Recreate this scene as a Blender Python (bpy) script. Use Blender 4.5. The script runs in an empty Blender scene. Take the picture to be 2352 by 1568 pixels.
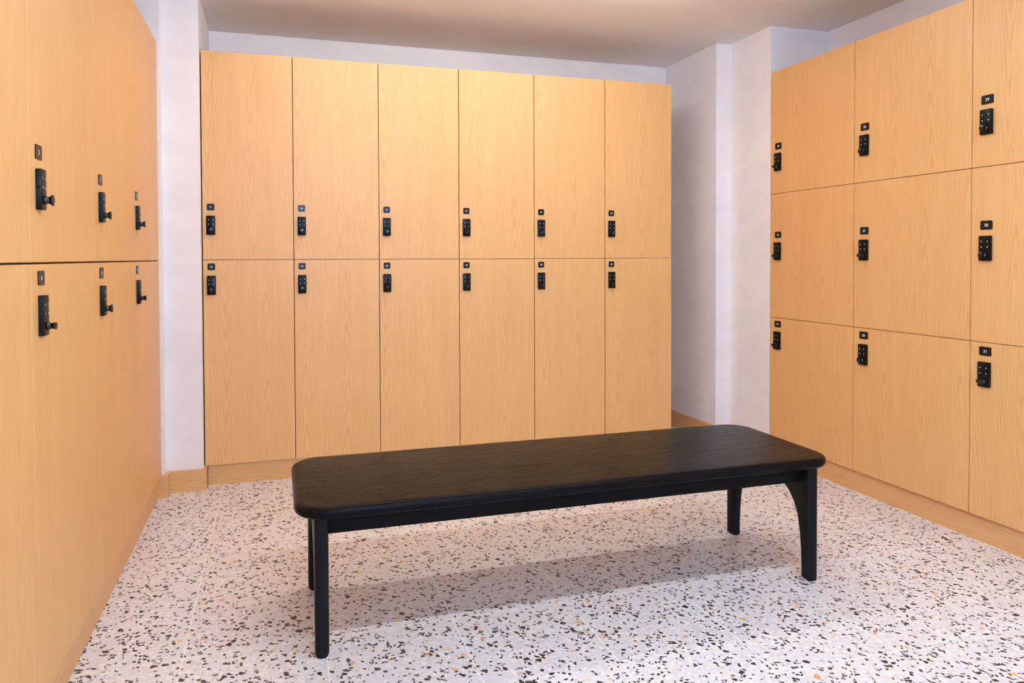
import bpy, bmesh, math, random
from mathutils import Vector, Matrix

scene = bpy.context.scene
C = scene.collection

# ------------------------------------------------------------------ camera
F_PX, CY_PX, YAW, PITCH, ROLL, CAM_H = 1725.65, 625.93, 0.30414, 0.02018, -0.00334, 1.2
cam_data = bpy.data.cameras.new('camera')
cam_data.sensor_width = 36.0
cam_data.lens = F_PX / 2352 * 36.0
cam_data.shift_y = -(784 - CY_PX) / 2352
cam_data.clip_start = 0.05
cam = bpy.data.objects.new('camera', cam_data)
C.objects.link(cam)
fwd = Vector((math.sin(YAW) * math.cos(PITCH), math.cos(YAW) * math.cos(PITCH), -math.sin(PITCH)))
rgt = Vector((math.cos(YAW), -math.sin(YAW), 0))
up = rgt.cross(fwd)
r2 = math.cos(ROLL) * rgt + math.sin(ROLL) * up
u2 = -math.sin(ROLL) * rgt + math.cos(ROLL) * up
m = Matrix((r2, u2, -fwd)).transposed().to_4x4()
m.translation = Vector((0, 0, CAM_H))
cam.matrix_world = m
scene.camera = cam

# ------------------------------------------------------------------ world, exposure, light values
world = bpy.data.worlds.new('world')
scene.world = world
world.use_nodes = True
world.node_tree.nodes['Background'].inputs[0].default_value = (0.55, 0.75, 1.0, 1)
world.node_tree.nodes['Background'].inputs[1].default_value = 0.6
scene.view_settings.view_transform = 'Standard'
scene.view_settings.look = 'None'
scene.view_settings.gamma = 1
scene.view_settings.use_curve_mapping = False
scene.view_settings.exposure = 0.2
scene.cycles.max_bounces = 14
scene.cycles.diffuse_bounces = 8
scene.cycles.glossy_bounces = 6
scene.cycles.caustics_reflective = False

LAMP_BACK = ((1.0, 0.97, 0.92), 45.0)      # colour, emission strength of the tube near the back lockers
LAMP_FRONT = ((0.89, 0.95, 1.0), 86.0)
LAMP_NEAR = ((0.88, 0.94, 1.0), 22.0)     # tube behind the viewer     # tube nearer the viewer
WINDOW_POWER = 200.0

# ------------------------------------------------------------------ room sizes (metres)
XL, XR = -0.56, 2.80            # faces of the left / right locker doors
WL, WR = -0.97, 3.21            # left / right walls behind them
YB, YBW = 4.234, 4.86           # back locker faces, back wall
YF = -1.5                       # wall behind the viewer
ZC = 2.562                      # ceiling
ZP, ZT, ZM = 0.109, 2.285, 1.1925
X0B, WB = -0.367, 0.4590
Y0L, WLK = 4.113, 0.6850
Y0R, WRK = 3.798, 0.6750
ZR1, ZR2 = 1.5686, 0.8416

# ------------------------------------------------------------------ materials
def new_mat(name):
    mt = bpy.data.materials.new(name)
    mt.use_nodes = True
    nt = mt.node_tree
    return mt, nt, nt.nodes['Principled BSDF']

class G:
    """small helper for node graphs"""
    def __init__(s, nt): s.nt = nt
    def n(s, t, **k):
        nd = s.nt.nodes.new(t)
        for a, b in k.items(): setattr(nd, a, b)
        return nd
    def put(s, v, sock):
        if hasattr(v, 'is_output') or isinstance(v, bpy.types.NodeSocket): s.nt.links.new(v, sock)
        else: sock.default_value = v
    def m(s, op, a, b=None, c=None, clamp=False):
        nd = s.n('ShaderNodeMath', operation=op, use_clamp=clamp)
        s.put(a, nd.inputs[0])
        if b is not None: s.put(b, nd.inputs[1])
        if c is not None: s.put(c, nd.inputs[2])
        return nd.outputs[0]
    def xyz(s, v):
        nd = s.n('ShaderNodeSeparateXYZ'); s.put(v, nd.inputs[0]); return nd.outputs
    def comb(s, x, y, z):
        nd = s.n('ShaderNodeCombineXYZ')
        for i, v in enumerate((x, y, z)): s.put(v, nd.inputs[i])
        return nd.outputs[0]
    def noise(s, vec, scale, detail=2, rough=.5, dim='3D'):
        nd = s.n('ShaderNodeTexNoise', noise_dimensions=dim)
        s.put(vec, nd.inputs['Vector']); nd.inputs['Scale'].default_value = scale
        nd.inputs['Detail'].default_value = detail; nd.inputs['Roughness'].default_value = rough
        return nd.outputs[0]
    def vor(s, vec, scale, feature='F1', rand=1.0, dim='3D'):
        nd = s.n('ShaderNodeTexVoronoi', voronoi_dimensions=dim, feature=feature)
        s.put(vec, nd.inputs['Vector']); nd.inputs['Scale'].default_value = scale
        nd.inputs['Randomness'].default_value = rand
        return nd.outputs
    def mix(s, f, a, b):
        nd = s.n('ShaderNodeMix', data_type='RGBA')
        s.put(f, nd.inputs[0]); s.put(a, nd.inputs[6]); s.put(b, nd.inputs[7])
        return nd.outputs[2]
    def ramp(s, f, stops):
        nd = s.n('ShaderNodeValToRGB')
        s.put(f, nd.inputs[0])
        e = nd.color_ramp.elements
        while len(e) < len(stops): e.new(0.5)
        for el, (p, c) in zip(e, stops): el.position = p; el.color = c
        return nd.outputs[0]
    def smooth(s, v, lo, hi):
        nd = s.n('ShaderNodeMapRange', interpolation_type='SMOOTHSTEP')
        s.put(v, nd.inputs[0]); s.put(lo, nd.inputs[1]); s.put(hi, nd.inputs[2])
        return nd.outputs[0]
    def bump(s, h, strength, dist=.001):
        nd = s.n('ShaderNodeBump'); nd.inputs['Strength'].default_value = strength
        nd.inputs['Distance'].default_value = dist; s.put(h, nd.inputs['Height'])
        return nd.outputs[0]

def oak(name, along='Z', light=(0.785, 0.445, 0.172), dark=(0.585, 0.276, 0.084), rough=.42, pores=0.0, strip=0.0, taper=.085, period=.0125, contrast=1.0, bump=.08, spec=.35):
    """veneer: straight fine grain with cathedral figure, along Z (doors) or along the length (boards)"""
    mt, nt, b = new_mat(name)
    g = G(nt)
    pos = g.n('ShaderNodeNewGeometry').outputs['Position']
    x, y, z = g.xyz(pos)
    rnd = g.n('ShaderNodeObjectInfo').outputs['Random']
    off = g.m('MULTIPLY', rnd, 37.0)
    if along == 'Z':
        u = g.m('ADD', g.m('ADD', x, y), g.m('MULTIPLY', rnd, 3.0)); v = g.m('ADD', z, off)
    else:
        u = g.m('ADD', z, off) if along == 'H' else g.m('ADD', y, g.m('MULTIPLY', z, .6)); v = g.m('ADD', g.m('ADD', x, y) if along == 'H' else x, off)
    # slow wander of the grain
    wob = g.noise(g.comb(g.m('MULTIPLY', u, 2.2), g.m('MULTIPLY', v, .9), 0.0), 1.6, 2)
    uu = g.m('ADD', u, g.m('MULTIPLY', g.m('SUBTRACT', wob, .5), .055))
    # board strips, each with its own pith line
    W = strip if strip else (.215 if along == 'Z' else .16)
    k = g.m('FLOOR', g.m('DIVIDE', uu, W))
    loc = g.m('SUBTRACT', g.m('MODULO', g.m('ADD', uu, 400 * W), W), W / 2)
    kr = g.n('ShaderNodeTexWhiteNoise', noise_dimensions='1D'); g.put(g.m('ADD', k, off), kr.inputs['W'])
    kv = kr.outputs['Value']
    r = g.m('SQRT', g.m('ADD', g.m('MULTIPLY', loc, loc), .0004))
    sgn = g.m('SUBTRACT', g.m('MULTIPLY', g.m('GREATER_THAN', kv, .5), 2.0), 1.0)
    rr = g.m('ADD', r, g.m('MULTIPLY', g.m('MULTIPLY', v, sgn), taper))
    rr = g.m('ADD', rr, g.m('MULTIPLY', g.noise(g.comb(g.m('MULTIPLY', u, 9.0), g.m('MULTIPLY', v, 1.6), kv), 1.0, 2), .022))
    ring = g.m('SINE', g.m('MULTIPLY', rr, 2 * math.pi / period))
    ring = g.m('MULTIPLY_ADD', ring, .5, .5)
    ring = g.m('MULTIPLY', g.m('POWER', ring, 1.7), g.m('MULTIPLY_ADD', g.noise(g.comb(g.m('MULTIPLY', u, 16.0), g.m('MULTIPLY', v, 2.4), 11.0), 1.0, 2), 1.7, -.25, clamp=True))
    fine = g.noise(g.comb(g.m('MULTIPLY', uu, 340.0), g.m('MULTIPLY', v, 5.5), 0.0), 1.0, 3, .65)
    med = g.noise(g.comb(g.m('MULTIPLY', uu, 115.0), g.m('MULTIPLY', v, 1.5), 3.0), 1.0, 2, .6)
    big = g.noise(g.comb(g.m('MULTIPLY', uu, 7.0), g.m('MULTIPLY', v, .7), 7.0), 1.0, 2)
    t = g.m('ADD', g.m('MULTIPLY', ring, .34 * contrast), g.m('MULTIPLY', fine, .80 * contrast))
    t = g.m('ADD', t, g.m('MULTIPLY', med, .52 * contrast))
    t = g.m('ADD', t, g.m('MULTIPLY', big, .30))
    t = g.m('SUBTRACT', t, .44, clamp=True)
    col = g.mix(t, (*light, 1), (*dark, 1))
    g.put(col, b.inputs['Base Color'])
    if pores:
        fig = g.smooth(g.m('ADD', g.m('MULTIPLY', ring, .55), g.m('MULTIPLY', med, .6)), .42, .78)
        g.put(g.m('MULTIPLY_ADD', fig, pores, rough), b.inputs['Roughness'])
        hgt = g.m('SUBTRACT', g.m('MULTIPLY', fine, .6), g.m('MULTIPLY', fig, .8))
        g.put(g.bump(hgt, bump), b.inputs['Normal'])
    else:
        b.inputs['Roughness'].default_value = rough
        g.put(g.bump(fine, bump), b.inputs['Normal'])
    b.inputs['Specular IOR Level'].default_value = spec
    return mt

def plaster(name, c1, c2, rough=.75):
    mt, nt, b = new_mat(name)
    g = G(nt)
    pos = g.n('ShaderNodeNewGeometry').outputs['Position']
    a = g.noise(pos, 1.7, 4, .6)
    sm = g.noise(g.comb(g.m('MULTIPLY', g.xyz(pos)[0], 5.0), g.m('MULTIPLY', g.xyz(pos)[1], 5.0), g.m('MULTIPLY', g.xyz(pos)[2], 9.0)), 1.0, 3, .55)
    f = g.smooth(g.m('ADD', g.m('MULTIPLY', a, .6), g.m('MULTIPLY', sm, .4)), .36, .64)
    g.put(g.mix(f, (*c1, 1), (*c2, 1)), b.inputs['Base Color'])
    b.inputs['Roughness'].default_value = rough
    b.inputs['Specular IOR Level'].default_value = .25
    g.put(g.bump(g.noise(pos, 45, 4), .06, .002), b.inputs['Normal'])
    return mt

def terrazzo():
    mt, nt, b = new_mat('terrazzo_tile')
    g = G(nt)
    pos = g.n('ShaderNodeNewGeometry').outputs['Position']
    x, y, z = g.xyz(pos)
    p2 = g.comb(x, y, 0.0)
    # cement matrix
    base = g.mix(g.noise(p2, 9, 4, .6), (.68, .65, .66, 1), (.76, .73, .74, 1))
    col = base
    dist = g.noise(p2, 90, 2)
    warp = g.comb(g.m('ADD', x, g.m('MULTIPLY', g.m('SUBTRACT', dist, .5), .006)), g.m('ADD', y, g.m('MULTIPLY', g.m('SUBTRACT', g.noise(p2, 70, 1), .5), .006)), 0.0)
    def layer(col, scale, seed, share, shrink, colours, stretch=(1, 1, 0)):
        X, Y, Z = g.xyz(warp)
        c, s_ = math.cos(stretch[2]), math.sin(stretch[2])
        xr = g.m('SUBTRACT', g.m('MULTIPLY', X, c), g.m('MULTIPLY', Y, s_))
        yr = g.m('ADD', g.m('MULTIPLY', X, s_), g.m('MULTIPLY', Y, c))
        v = g.comb(g.m('ADD', g.m('MULTIPLY', xr, stretch[0]), seed), g.m('ADD', g.m('MULTIPLY', yr, stretch[1]), seed * 1.7), 0.0)
        f1 = g.vor(v, scale, 'F1', 1.0, '2D')
        ed = g.vor(v, scale, 'DISTANCE_TO_EDGE', 1.0, '2D')[0]
        cr, cg, cb = g.xyz(f1['Color'])
        pick = g.m('LESS_THAN', cr, share)
        lim = g.m('MULTIPLY_ADD', cg, shrink[1] - shrink[0], shrink[0])
        chip = g.m('MULTIPLY', pick, g.smooth(ed, lim, g.m('ADD', lim, .012)))
        cc = g.ramp(cb, [(i / max(1, len(colours) - 1) if len(colours) > 1 else 0, (*k, 1)) for i, k in enumerate(colours)])
        return g.mix(chip, col, cc)
    col = layer(col, 84, 3.1, .55, (.03, .16), [(.82, .80, .82), (.72, .67, .64), (.62, .58, .60), (.84, .80, .77)])
    col = layer(col, 56, 9.7, .20, (.06, .2), [(.83, .80, .80), (.80, .70, .60), (.66, .58, .55)])
    col = layer(col, 125, 5.3, .10, (.03, .12), [(.88, .86, .87), (.80, .74, .70)])
    col = layer(col, 46, 17.3, .014, (.12, .26), [(.70, .26, .14), (.74, .47, .25), (.72, .40, .10)])
    blk = [(.030, .026, .027), (.055, .046, .042), (.022, .020, .022)]
    col = layer(col, 112, 23.9, .10, (.09, .22), blk, (1.0, .72, .5))
    col = layer(col, 82, 31.7, .135, (.12, .27), blk, (.78, 1.0, .9))
    col = layer(col, 57, 41.3, .10, (.12, .28), blk, (1.0, .8, 2.2))
    # tile joints
    TX, TY, TW, TD = -.27807, 2.42198, .4129, .6118
    def joint(v, o, w):
        f = g.m('MODULO', g.m('ADD', g.m('SUBTRACT', v, o), 50 * w), w)
        return g.m('MINIMUM', f, g.m('SUBTRACT', w, f))
    jd = g.m('MINIMUM', joint(x, TX, TW), joint(y, TY, TD))
    jm = g.m('SUBTRACT', 1.0, g.smooth(jd, .0012, .0023))
    col = g.mix(jm, col, (.90, .88, .89, 1))
    g.put(col, b.inputs['Base Color'])
    g.put(g.m('MULTIPLY_ADD', jm, .3, .36), b.inputs['Roughness'])
    b.inputs['Specular IOR Level'].default_value = .4
    g.put(g.bump(g.m('MULTIPLY', jm, -1.0), .25, .001), b.inputs['Normal'])
    return mt

def plain(name, c, rough=.5, metal=0.0, spec=.5, vary=0.0, vscale=60):
    mt, nt, b = new_mat(name)
    g = G(nt)
    pos = g.n('ShaderNodeTexCoord').outputs['Object']
    f = g.noise(pos, vscale, 3)
    k = 1 + vary
    g.put(g.mix(f, tuple(v / k for v in c) + (1,), tuple(min(1, v * k) for v in c) + (1,)), b.inputs['Base Color'])
    b.inputs['Roughness'].default_value = rough
    b.inputs['Metallic'].default_value = metal
    b.inputs['Specular IOR Level'].default_value = spec
    return mt

def glow(name, c, strength):
    mt = bpy.data.materials.new(name); mt.use_nodes = True
    nt = mt.node_tree; nt.nodes.clear()
    o = nt.nodes.new('ShaderNodeOutputMaterial'); e = nt.nodes.new('ShaderNodeEmission')
    e.inputs[0].default_value = (*c, 1); e.inputs[1].default_value = strength
    nt.links.new(e.outputs[0], o.inputs[0])
    return mt

M = {}
M['door'] = oak('oak_veneer_upright', 'Z')
M['body'] = oak('oak_cabinet_board', 'Z', (.60, .36, .17), (.46, .25, .10), rough=.6, contrast=.6)
M['board'] = oak('oak_board_lengthwise', 'H', (.73, .41, .165), (.54, .26, .088), rough=.45)
M['black_oak'] = oak('black_stained_oak', 'X', (.0085, .0066, .0062), (.004, .0035, .0038), rough=.27, pores=.10, strip=.37, taper=.035, period=.024, contrast=1.25, bump=.2, spec=.055)
M['black_leg'] = oak('black_stained_oak_upright', 'Z', (.009, .0075, .0075), (.005, .0045, .005), rough=.38, pores=.1, contrast=1.1, bump=.2, spec=.11)
M['wall'] = plaster('lilac_white_plaster', (.80, .775, .79), (.86, .835, .85))
M['ceiling'] = plaster('ceiling_paint', (.79, .785, .78), (.82, .815, .81))
M['floor'] = terrazzo()
M['lock'] = plain('black_lock_casting', (.006, .005, .005), .36, 0.0, .14, .15)
M['knob'] = plain('black_knob_lacquer', (.006, .0055, .0055), .18, 0.0, .5, .1)
M['hole'] = plain('black_recess', (.004, .004, .004), .6, 0, .2, .05)
M['pin'] = plain('bright_steel', (.80, .78, .75), .2, 1.0, .5, .05)
M['plate'] = plain('dark_bronze_plate', (.0125, .010, .010), .30, 0.0, .2, .12)
M['print'] = plain('white_print', (.82, .80, .82), .5, 0, .3, .03)
M['frame'] = plain('white_lacquered_metal', (.75, .74, .73), .4, 0, .5, .03)
M['lamp_back'] = glow('warm_diffuser', *LAMP_BACK)
M['lamp_near'] = glow('daylight_diffuser', *LAMP_NEAR)
M['lamp_front'] = glow('cool_diffuser', *LAMP_FRONT)
gm, gnt, gb = new_mat('window_glass')
gb.inputs['Base Color'].default_value = (.9, .95, 1, 1); gb.inputs['Roughness'].default_value = .05
gb.inputs['Transmission Weight'].default_value = 1.0; gb.inputs['IOR'].default_value = 1.05
_g = G(gnt); _g.put(_g.m('MULTIPLY_ADD', _g.noise(_g.n('ShaderNodeNewGeometry').outputs['Position'], 3), .03, .03), gb.inputs['Roughness'])
M['glass'] = gm

# ------------------------------------------------------------------ mesh helpers
def add_box(bm, x0, x1, y0, y1, z0, z1, bevel=0.0, seg=2):
    v = [bm.verts.new((x, y, z)) for x in (x0, x1) for y in (y0, y1) for z in (z0, z1)]
    fs = [(0, 1, 3, 2), (4, 6, 7, 5), (0, 4, 5, 1), (2, 3, 7, 6), (0, 2, 6, 4), (1, 5, 7, 3)]
    faces = [bm.faces.new([v[i] for i in f]) for f in fs]
    if bevel > 0:
        ed = list({e for f in faces for e in f.edges})
        bmesh.ops.bevel(bm, geom=ed, offset=bevel, segments=seg, profile=.5, affect='EDGES')
    return bm

def add_prism(bm, pts, axis, a, b, bevel=0.0, seg=3):
    """closed outline in 2D swept along an axis: 'Z' pts are (x,y); 'X' pts are (y,z); 'Y' pts are (x,z)"""
    def mk(p, t): return {'Z': (p[0], p[1], t), 'X': (t, p[0], p[1]), 'Y': (p[0], t, p[1])}[axis]
    lo = [bm.verts.new(mk(p, a)) for p in pts]
    hi = [bm.verts.new(mk(p, b)) for p in pts]
    n = len(pts)
    f0 = bm.faces.new(lo[::-1]); f1 = bm.faces.new(hi)
    for i in range(n): bm.faces.new((lo[i], lo[(i + 1) % n], hi[(i + 1) % n], hi[i]))
    bmesh.ops.recalc_face_normals(bm, faces=bm.faces[:])
    if bevel > 0:
        ed = list(set(f0.edges) | set(f1.edges))
        bmesh.ops.bevel(bm, geom=ed, offset=bevel, segments=seg, profile=.5, affect='EDGES')
    return bm

def rrect(x0, x1, y0, y1, r, n=6):
    out = []
    for cx, cy, a0 in ((x1 - r, y1 - r, 0), (x0 + r, y1 - r, 90), (x0 + r, y0 + r, 180), (x1 - r, y0 + r, 270)):
        for i in range(n + 1):
            a = math.radians(a0 + 90 * i / n)
            out.append((cx + r * math.cos(a), cy + r * math.sin(a)))
    return out

def mesh_of(name, bm, mat, smooth=0.0):
    bmesh.ops.recalc_face_normals(bm, faces=bm.faces[:])
    me = bpy.data.meshes.new(name)
    bm.to_mesh(me); bm.free()
    me.materials.append(mat)
    if smooth:
        me.polygons.foreach_set('use_smooth', [True] * len(me.polygons))
        try: me.set_sharp_from_angle(angle=math.radians(smooth))
        except Exception: pass
    return me

def obj(name, data, parent=None, loc=(0, 0, 0), rot=None):
    o = bpy.data.objects.new(name, data)
    C.objects.link(o)
    if parent is not None: o.parent = parent
    o.location = loc
    if rot: o.rotation_euler = rot
    return o

def struct(name, bm, mat):
    o = obj(name, mesh_of(name, bm, mat)); o['kind'] = 'structure'; return o

def thing(name, label, cat, loc=(0, 0, 0), rotz=0.0, group=None):
    o = obj(name, None, None, loc, (0, 0, rotz))
    o['label'] = label; o['category'] = cat
    if group: o['group'] = group
    return o

def B(*a, **k):
    bm = bmesh.new(); add_box(bm, *a, **k); return bm

# ------------------------------------------------------------------ room shell
T = .12
struct('floor', B(WL - T, WR + T, YF - T, YBW + T, -.1, 0), M['floor'])
struct('ceiling', B(WL - T, WR + T, YF - T, YBW + T, ZC, ZC + .1), M['ceiling'])
struct('wall_back', B(WL - T, WR + T, YBW, YBW + T, 0, ZC), M['wall'])
struct('wall_left', B(WL - T, WL, YF, YBW, 0, ZC), M['wall'])
# right-hand wall: steps out twice on its way to the back corner
bm = bmesh.new()
add_prism(bm, [(WR + T, YF), (WR + T, YBW), (2.693, YBW), (2.693, 4.209), (2.803, 4.209), (2.803, 3.803), (WR, 3.803), (WR, YF)], 'Z', 0, ZC)
struct('wall_right', bm, M['wall'])
# pier in the back left corner with a narrow nib beside the left lockers
bm = bmesh.new()
add_prism(bm, [(WL, YBW), (WL, 4.115), (-.546, 4.115), (-.546, 4.185), (-.371, 4.185), (-.371, YBW)], 'Z', 0, ZC)
struct('wall_pier', bm, M['wall'])
# wall behind the viewer, with a high window
wx0, wx1, wz0, wz1 = -.15, 1.25, 1.55, 2.3
bm = bmesh.new()
add_box(bm, WL - T, wx0, YF - T, YF, 0, ZC)
add_box(bm, wx1, WR + T, YF - T, YF, 0, ZC)
add_box(bm, wx0, wx1, YF - T, YF, 0, wz0)
add_box(bm, wx0, wx1, YF - T, YF, wz1, ZC)
struct('wall_front', bm, M['wall'])
bm = bmesh.new()
for a in ((wx0, wx0 + .04, wz0, wz1), (wx1 - .04, wx1, wz0, wz1), (wx0 + .04, wx1 - .04, wz0, wz0 + .04), (wx0 + .04, wx1 - .04, wz1 - .04, wz1)):
    add_box(bm, a[0], a[1], YF - .09, YF - .03, a[2], a[3])
win = struct('window_1', bm, M['frame'])
pane = obj('pane', mesh_of('pane', B(wx0 + .04, wx1 - .04, YF - .066, YF - .060, wz0 + .04, wz1 - .04), M['glass']), win)
# daylight outside the window
ld = bpy.data.lights.new('daylight', 'AREA'); ld.shape = 'RECTANGLE'; ld.size = 1.6; ld.size_y = .95
ld.energy = WINDOW_POWER; ld.color = (.30, .60, 1.0)
lo = bpy.data.objects.new('daylight', ld); C.objects.link(lo)
lo.location = ((wx0 + wx1) / 2, YF - .35, (wz0 + wz1) / 2); lo.rotation_euler = (math.radians(90), 0, 0)

# baseboards
def base_board(name, pts, h=.110):
    bm = bmesh.new(); add_prism(bm, pts, 'Z', 0, h)
    return struct(name, bm, M['board'])
base_board('baseboard_left', [(-.600, 4.115), (-.600, 4.096), (-.5265, 4.096), (-.5265, 4.167), (-.3545, 4.167), (-.3545, 4.234), (-.371, 4.234), (-.371, 4.185), (-.546, 4.185), (-.546, 4.115)])
base_board('baseboard_right', [(2.693, YBW), (2.677, YBW), (2.677, 4.192), (2.787, 4.192), (2.787, 3.80), (2.803, 3.80), (2.803, 4.209), (2.693, 4.209)])
base_board('baseboard_back', [(2.40, YBW), (2.40, YBW - .016), (2.677, YBW - .016), (2.677, YBW)])

# ------------------------------------------------------------------ lockers
# one combination lock, built facing -Y with its back at y = 0 and its centre at the origin
LW, LH, LD = .043, .100, .0128
bm = bmesh.new()
add_prism(bm, rrect(-LW / 2, LW / 2, -LH / 2, LH / 2, .0035, 3), 'Y', -LD, 0)
fr = [f for f in bm.faces if f.calc_center_median().y < -LD + .0005]
bmesh.ops.bevel(bm, geom=[e for f in fr for e in f.edges], offset=.0012, segments=2, profile=.5, affect='EDGES')
me_lock = mesh_of('combination_lock', bm, M['lock'], 40)
# number windows: small sunk tubes with the printed digit inside
WINX, WINZ = (-.0115, .0115), (.0275, .0050)
bm = bmesh.new()
add_prism(bm, rrect(-.0032, .0032, -.0036, .0036, .0012, 3), 'Y', -LD - .0004, -LD + .004)
me_win = mesh_of('number_window', bm, M['hole'])
bm = bmesh.new()
add_prism(bm, [(-.0006, -.0026), (.0015, -.0026), (.0015, .0026), (-.0019, .0026), (-.0019, .0010), (-.0006, .0010)], 'Y', -LD - .0007, -LD)
me_digit = mesh_of('digit', bm, M['print'])
# milled wheel that stands out of the lock's flank
bm = bmesh.new()
R, n = .0095, 20
pts = []
for i in range(n * 2):
    a = math.pi * i / n; r = R if i % 2 else R - .0007
    pts.append((r * math.cos(a), r * math.sin(a)))
add_prism(bm, pts, 'Y', -.0100, -.0036)
me_dial = mesh_of('dial', bm, M['knob'], 30)
# turning knob: round foot, waist, flared oval end
bm = bmesh.new()
prof = [(0.0, .0102), (.001, .0112), (.0035, .0112), (.005, .0102), (.0085, .0082), (.0115, .0079), (.0145, .0092), (.0165, .0108), (.0185, .0112), (.0208, .0110), (.0215, .0102)]
NS = 28; rings = []
for d, r in prof:
    k = min(1, max(0, (d - .006) / .010)); ring = []
    for i in range(NS):
        a = 2 * math.pi * i / NS
        ring.append(bm.verts.new((r * math.cos(a) * (1 + .22 * k), -LD - d, r * math.sin(a) * (1 - .20 * k))))
    rings.append(ring)
for a, b_ in zip(rings, rings[1:]):
    for i in range(NS): bm.faces.new((a[i], a[(i + 1) % NS], b_[(i + 1) % NS], b_[i]))
bm.faces.new(rings[0]); bm.faces.new(rings[-1][::-1])
me_knob = mesh_of('knob', bm, M['knob'], 45)
yk = -LD - .0215
bm = bmesh.new(); add_prism(bm, rrect(-.0042, .0036, -.0013, .0013, .0012, 3), 'Y', yk - .0004, yk + .002)
me_key = mesh_of('keyhole', bm, M['hole'])
bm = bmesh.new()
bmesh.ops.create_uvsphere(bm, u_segments=12, v_segments=8, radius=.0014)
bmesh.ops.translate(bm, verts=bm.verts[:], vec=(.0066, yk, 0))
me_pin = mesh_of('pin', bm, M['pin'], 60)
# engraved strip on top of the lock face
bm = bmesh.new(); add_box(bm, -.011, .011, -LD - .0002, -LD + .001, .0405, .0418)
me_mark = mesh_of('engraved_strip', bm, M['plate'])
KZ = -.0265

plate_mesh = {}
def plate(w, h):
    if (w, h) not in plate_mesh:
        bm = bmesh.new()
        add_prism(bm, rrect(-w / 2, w / 2, -h / 2, h / 2, .0055, 5), 'Y', -.0022, 0)
        plate_mesh[(w, h)] = mesh_of('number_plate', bm, M['plate'], 30)
    return plate_mesh[(w, h)]

def number_mesh(s, size):
    cu = bpy.data.curves.new('number', 'FONT')
    cu.body = s; cu.size = size; cu.align_x = 'CENTER'; cu.align_y = 'CENTER'
    cu.extrude = .0003; cu.offset = .00022; cu.space_character = 1.02
    t = bpy.data.objects.new('number_text', cu); C.objects.link(t)
    bpy.context.view_layer.update()
    me = bpy.data.meshes.new_from_object(t.evaluated_get(bpy.context.evaluated_depsgraph_get()))
    bpy.data.objects.remove(t); bpy.data.curves.remove(cu)
    me.materials.clear(); me.materials.append(M['print'])
    xs = [v.co.x for v in me.vertices]; ys = [v.co.y for v in me.vertices]
    cx, cy = (min(xs) + max(xs)) / 2, (min(ys) + max(ys)) / 2
    me.transform(Matrix.Rotation(math.radians(90), 4, 'X') @ Matrix.Diagonal((1.10, 1, 1, 1)) @ Matrix.Translation((-cx, -cy, 0)))
    return me

DT = .018
def make_locker(num, row, origin, rotz, w, z0, z1, depth, plate_x, plate_z, lock_x, lock_z, label, turn=0.0, pw=.037, ph=.035, ls=1.0, proud=0.0, gx=.0042, gz=.0026):
    """local frame: x along the row, the door faces -Y, door face at y = 0, z world height"""
    t = thing('locker', label, 'locker', origin, rotz, 'numbered oak lockers')
    obj('cabinet', mesh_of('cabinet', B(.0006, w - .0006, DT + .002, depth, z0 + .0006, z1 - .0006), M['body']), t)
    obj('door', mesh_of('door', B(gx / 2, w - gx / 2, -proud, DT - proud, z0 + gz / 2, z1 - gz / 2, bevel=.0007, seg=1), M['door']), t)
    if num is None: return t
    p = obj('number_plate', plate(pw, ph), t, (plate_x, -proud - .00005, plate_z))
    obj('number', number_mesh(str(num), .0165 if pw > .04 else .0136), p, (0, -.0023, 0))
    k = obj('combination_lock', me_lock, t, (lock_x, -proud - .00005, lock_z)); k.scale = (ls, 1, 1 if ls == 1 else 1.03)
    for x in WINX:
        for z in WINZ:
            obj('number_window', me_win, k, (x, 0, z))
            obj('digit', me_digit, k, (x + .0004, -.0002, z - .0004))
    for x in (-1, 1):
        for z in WINZ: obj('dial', me_dial, k, (x * (LW / 2 - .0075), 0, z - .0005))
    obj('knob', me_knob, k, (0, 0, KZ), (0, turn, 0))
    obj('keyhole', me_key, k, (0, 0, KZ), (0, turn, 0))
    obj('pin', me_pin, k, (0, 0, KZ), (0, turn, 0))
    obj('engraved_strip', me_mark, k)
    return t

Q = math.pi / 2
ordinal = ['first', 'second', 'third', 'fourth', 'fifth', 'sixth']
# back row: two tiers of six, numbers run down each column
back_turn = {11: -Q * .8, 12: -Q * 1.2, 13: -Q, 14: -Q, 15: 0, 16: -Q * 1.1, 17: -Q * .8, 18: -Q * .8, 19: -Q * .6, 20: -Q * .8, 21: -Q * .6, 22: -Q * .7}
for c in range(6):
    for tier in range(2):
        n = 11 + 2 * c + tier
        place = f'{ordinal[c]} column from the white pier' if c < 5 else 'last column at the right end'
        make_locker(n, 'back', (X0B + c * WB, YB, 0), 0, WB, ZM if tier == 0 else ZP, ZT if tier == 0 else ZM, .60,
                    .0425, 1.4695 if tier == 0 else 1.1565, .0425, 1.374 if tier == 0 else 1.0595,
                    f'{"upper" if tier == 0 else "lower"} oak locker numbered {n} on the back row, {place}', back_turn[n],
                    proud=(.0012 if (c + tier) % 3 == 0 else 0.0))
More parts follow.
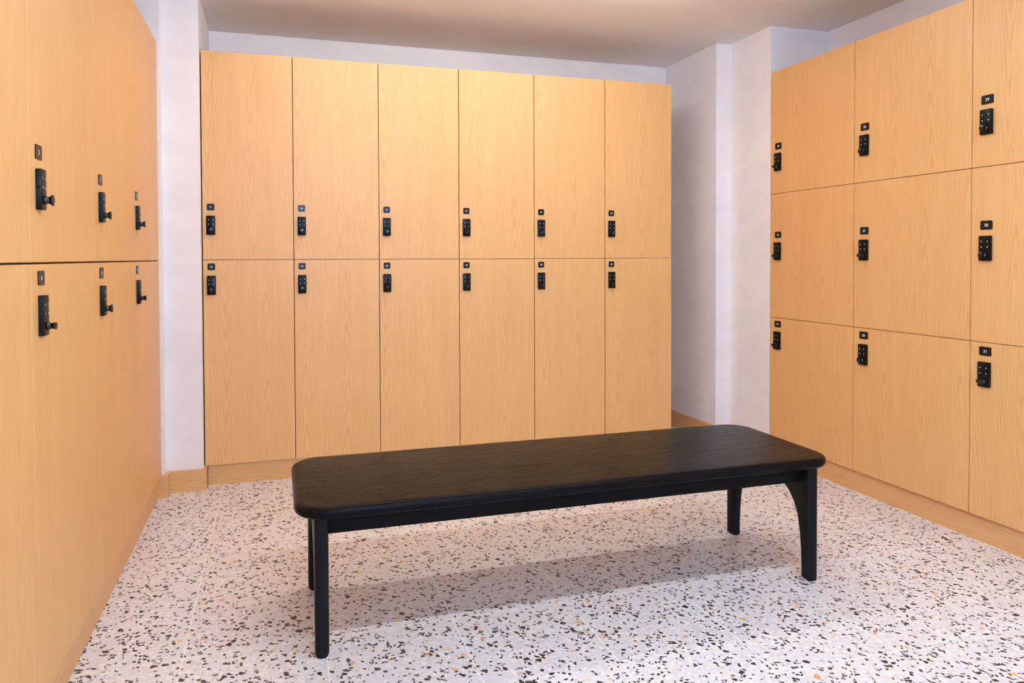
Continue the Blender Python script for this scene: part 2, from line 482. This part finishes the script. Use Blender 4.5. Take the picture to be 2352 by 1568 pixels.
# left row: two tiers; row faces +X, its local x runs away from the viewer
left_turn = {5: Q * 1.0, 6: Q * .15, 7: Q * 1.0, 8: Q * .95, 9: Q * .9, 10: Q * .5, 3: 0, 4: 0}
lname = ['first beside the white pier', 'second from the white pier', 'third from the white pier', 'cut off by the left picture edge']
for c in range(4):
    for tier in range(2):
        n = 9 - 2 * c + tier
        y0 = Y0L - (c + 1) * WLK
        lab = f'{"upper" if tier == 0 else "lower"} oak locker' + (f' numbered {n}' if c < 3 else '') + f' on the left row, {lname[c]}'
        make_locker(n, 'left', (XL, y0, 0), Q, WLK, ZM - .003 if tier == 0 else ZP, ZT if tier == 0 else ZM - .003, .40,
                    .073, 1.464 if tier == 0 else 1.153, .070, 1.372 if tier == 0 else 1.06, lab, left_turn[n], pw=.052, ph=.036, gx=.0018, gz=.0050,
                    proud=(.0015 if (c == 2 and tier == 1) else 0.0))
# right row: three tiers; faces -X, its local x runs towards the viewer
right_turn = {23: 0.2, 24: .1, 25: .3, 26: -Q * .75, 27: 0.05, 28: Q * .9, 29: -Q, 30: -Q, 31: .05}
rz = [(ZR1, ZT), (ZR2, ZR1), (ZP, ZR2)]
rname = ['beside the white wall', 'in the middle column', 'at the right picture edge']
tname = ['top', 'middle', 'bottom']
for c in range(3):
    for tier in range(3):
        n = 23 + 3 * c + tier
        make_locker(n, 'right', (XR, Y0R - c * WRK, 0), -Q, WRK, rz[tier][0], rz[tier][1], .405,
                    .0725, (1.8435, 1.327, .805)[tier], .0725, (1.7515, 1.2315, .709)[tier],
                    f'{tname[tier]} oak locker numbered {n} on the right row, {rname[c]}', right_turn[n], pw=.055, ph=.037, ls=1.22)

# plinth boards under the rows
def plinth(label, pts):
    bm = bmesh.new(); add_prism(bm, pts, 'Z', 0, ZP - .0004)
    o = obj('plinth', mesh_of('plinth', bm, M['board']))
    o['label'] = label; o['category'] = 'plinth'; o['group'] = 'oak plinth boards under the locker rows'
def with_return(x0, y0, x1, y1, rx, ry, t=.018):
    """front board from (x0, y0) to (x1, y1) turned back at its open end by (rx, ry)"""
    if abs(y1 - y0) < 1e-6:      # board along x, return towards +y
        return [(x0, y0), (x1, y0), (x1, y0 + ry), (x1 - t, y0 + ry), (x1 - t, y0 + t), (x0, y0 + t)]
    s = 1 if rx > 0 else -1      # board along y, return towards +-x
    return [(x0, y0), (x0, y1), (x0 + rx, y1), (x0 + rx, y1 + t), (x0 + s * t, y1 + t), (x0 + s * t, y0)]
plinth('oak plinth board set back under the back row of lockers', with_return(-.3535, YB + .018, 2.372, YB + .018, 0, .60))
plinth('oak plinth board set back under the left row of lockers', with_return(XL - .014, 4.0955, XL - .014, 1.390, -.38, 0))
plinth('oak plinth board set back under the right row of lockers', with_return(XR + .018, 3.797, XR + .018, 1.788, .38, 0))

# ------------------------------------------------------------------ bench
bx0, bx1, by0, by1 = .0445, 1.958, 2.252, 2.874
zs0, zs1 = .4265, .4645
bench = thing('bench', 'black stained oak bench with rounded seat standing on the terrazzo floor', 'bench', ((bx0 + bx1) / 2, (by0 + by1) / 2, 0))
ox, oy = (bx0 + bx1) / 2, (by0 + by1) / 2
def bobj(name, bm, mat, smooth=40):
    bmesh.ops.translate(bm, verts=bm.verts[:], vec=(-ox, -oy, 0))
    return obj(name, mesh_of(name, bm, mat, smooth), bench)
# seat: rounded corners and a soft bullnose all round
bm = bmesh.new()
rings = []
prof = []
hz = (zs1 - zs0) / 2; zc = (zs0 + zs1) / 2
for i in range(13):
    a = math.radians(-90 + 180 * i / 12)
    e = 2.4
    ca, sa = math.cos(a), math.sin(a)
    prof.append((.024 * (1 - abs(ca) ** (2 / e)), zc + hz * math.copysign(abs(sa) ** (2 / e), sa)))
for ins, z in prof:
    rings.append([bm.verts.new((x, y, z)) for x, y in rrect(bx0 + ins, bx1 - ins, by0 + ins, by1 - ins, .105 - ins, 14)])
n = len(rings[0])
for a, b_ in zip(rings, rings[1:]):
    for i in range(n): bm.faces.new((a[i], a[(i + 1) % n], b_[(i + 1) % n], b_[i]))
bm.faces.new(rings[0][::-1]); bm.faces.new(rings[-1])
bobj('seat', bm, M['black_oak'], 50)
# aprons
for name, y0, y1 in (('apron', 2.331, 2.353), ('apron', 2.773, 2.795)):
    bobj(name, B(.1405, 1.864, y0, y1, .362, zs0, bevel=.002), M['black_oak'])
# end frames: legs that swell into the rail through a curved bracket
ym = 2.5635
half = [(0.0475, 0.0), (.048, .05), (.0505, .10), (.0575, .165), (.0705, .229), (.092, .271), (.120, .303), (.157, .326), (.20, .341)]
yf0, yb0 = 2.297, 2.830
front = [(yf0 + d, z) for d, z in half]
back = [(yb0 - d, z) for d, z in half][::-1]
outline = [(yf0, 0.0)] + front + [(ym, .346)] + back + [(yb0, 0.0), (yb0, zs0), (yf0, zs0)]
outline = [p for i, p in enumerate(outline) if i == 0 or (Vector(p) - Vector(outline[i - 1])).length > 1e-5]
def end_frame(xa, xb):
    out = []
    for lo_, hi_ in ((None, yf0 + .157), (yf0 + .157, yb0 - .157), (yb0 - .157, None)):
        bm = bmesh.new()
        add_prism(bm, outline, 'X', xa, xb, bevel=.0165, seg=5)
        bmesh.ops.triangulate(bm, faces=[f for f in bm.faces if len(f.verts) > 4])
        for lim, s in ((lo_, -1), (hi_, 1)):
            if lim is None: continue
            r = bmesh.ops.bisect_plane(bm, geom=bm.verts[:] + bm.edges[:] + bm.faces[:], plane_co=(0, lim, 0), plane_no=(0, s, 0), clear_outer=True)
            bmesh.ops.holes_fill(bm, edges=[e for e in r['geom_cut'] if isinstance(e, bmesh.types.BMEdge)])
        out.append(bm)
    return out
for xa, xb in ((.101, .143), (1.862, 1.9095)):
    a, r, b_ = end_frame(xa, xb)
    bobj('leg', a, M['black_leg'], 35)
    bobj('end_rail', r, M['black_leg'], 35)
    bobj('leg', b_, M['black_leg'], 35)

# ------------------------------------------------------------------ ceiling lamps (both above the picture)
def lamp(label, x0, x1, y, z, mat, flanges=True):
    t = thing('ceiling_light', label, 'lamp', ((x0 + x1) / 2, y, z), 0, 'linear ceiling lamps')
    h = (x1 - x0) / 2
    obj('housing', mesh_of('housing', B(-h, h, -.03, .03, .008, .016), M['frame']), t)
    for s in (-1, 1) if flanges else ():      # side flanges of the channel shade the upper half of the diffuser
        obj('flange', mesh_of('flange', B(-h, h, s * .0275 - .0025, s * .0275 + .0025, -.010, .008), M['frame']), t)
    bm = bmesh.new(); add_box(bm, -h + .005, h - .005, -.024, .024, -.020, .0079, bevel=.006)
    obj('diffuser', mesh_of('diffuser', bm, mat, 40), t)
    for s in (-.6, .6):
        obj('stem', mesh_of('stem', B(s * h - .006, s * h + .006, -.006, .006, .016, ZC - z), M['frame']), t)
lamp('warm linear lamp under the ceiling between the bench and the back lockers', -.05, 2.05, 3.35, 2.540, M['lamp_back'], False)
lamp('cool linear lamp under the ceiling in front of the bench', -.05, 2.25, 1.30, 2.500, M['lamp_front'])
lamp('cool linear lamp under the ceiling behind the viewer', -.05, 2.25, -.35, 2.500, M['lamp_near'])
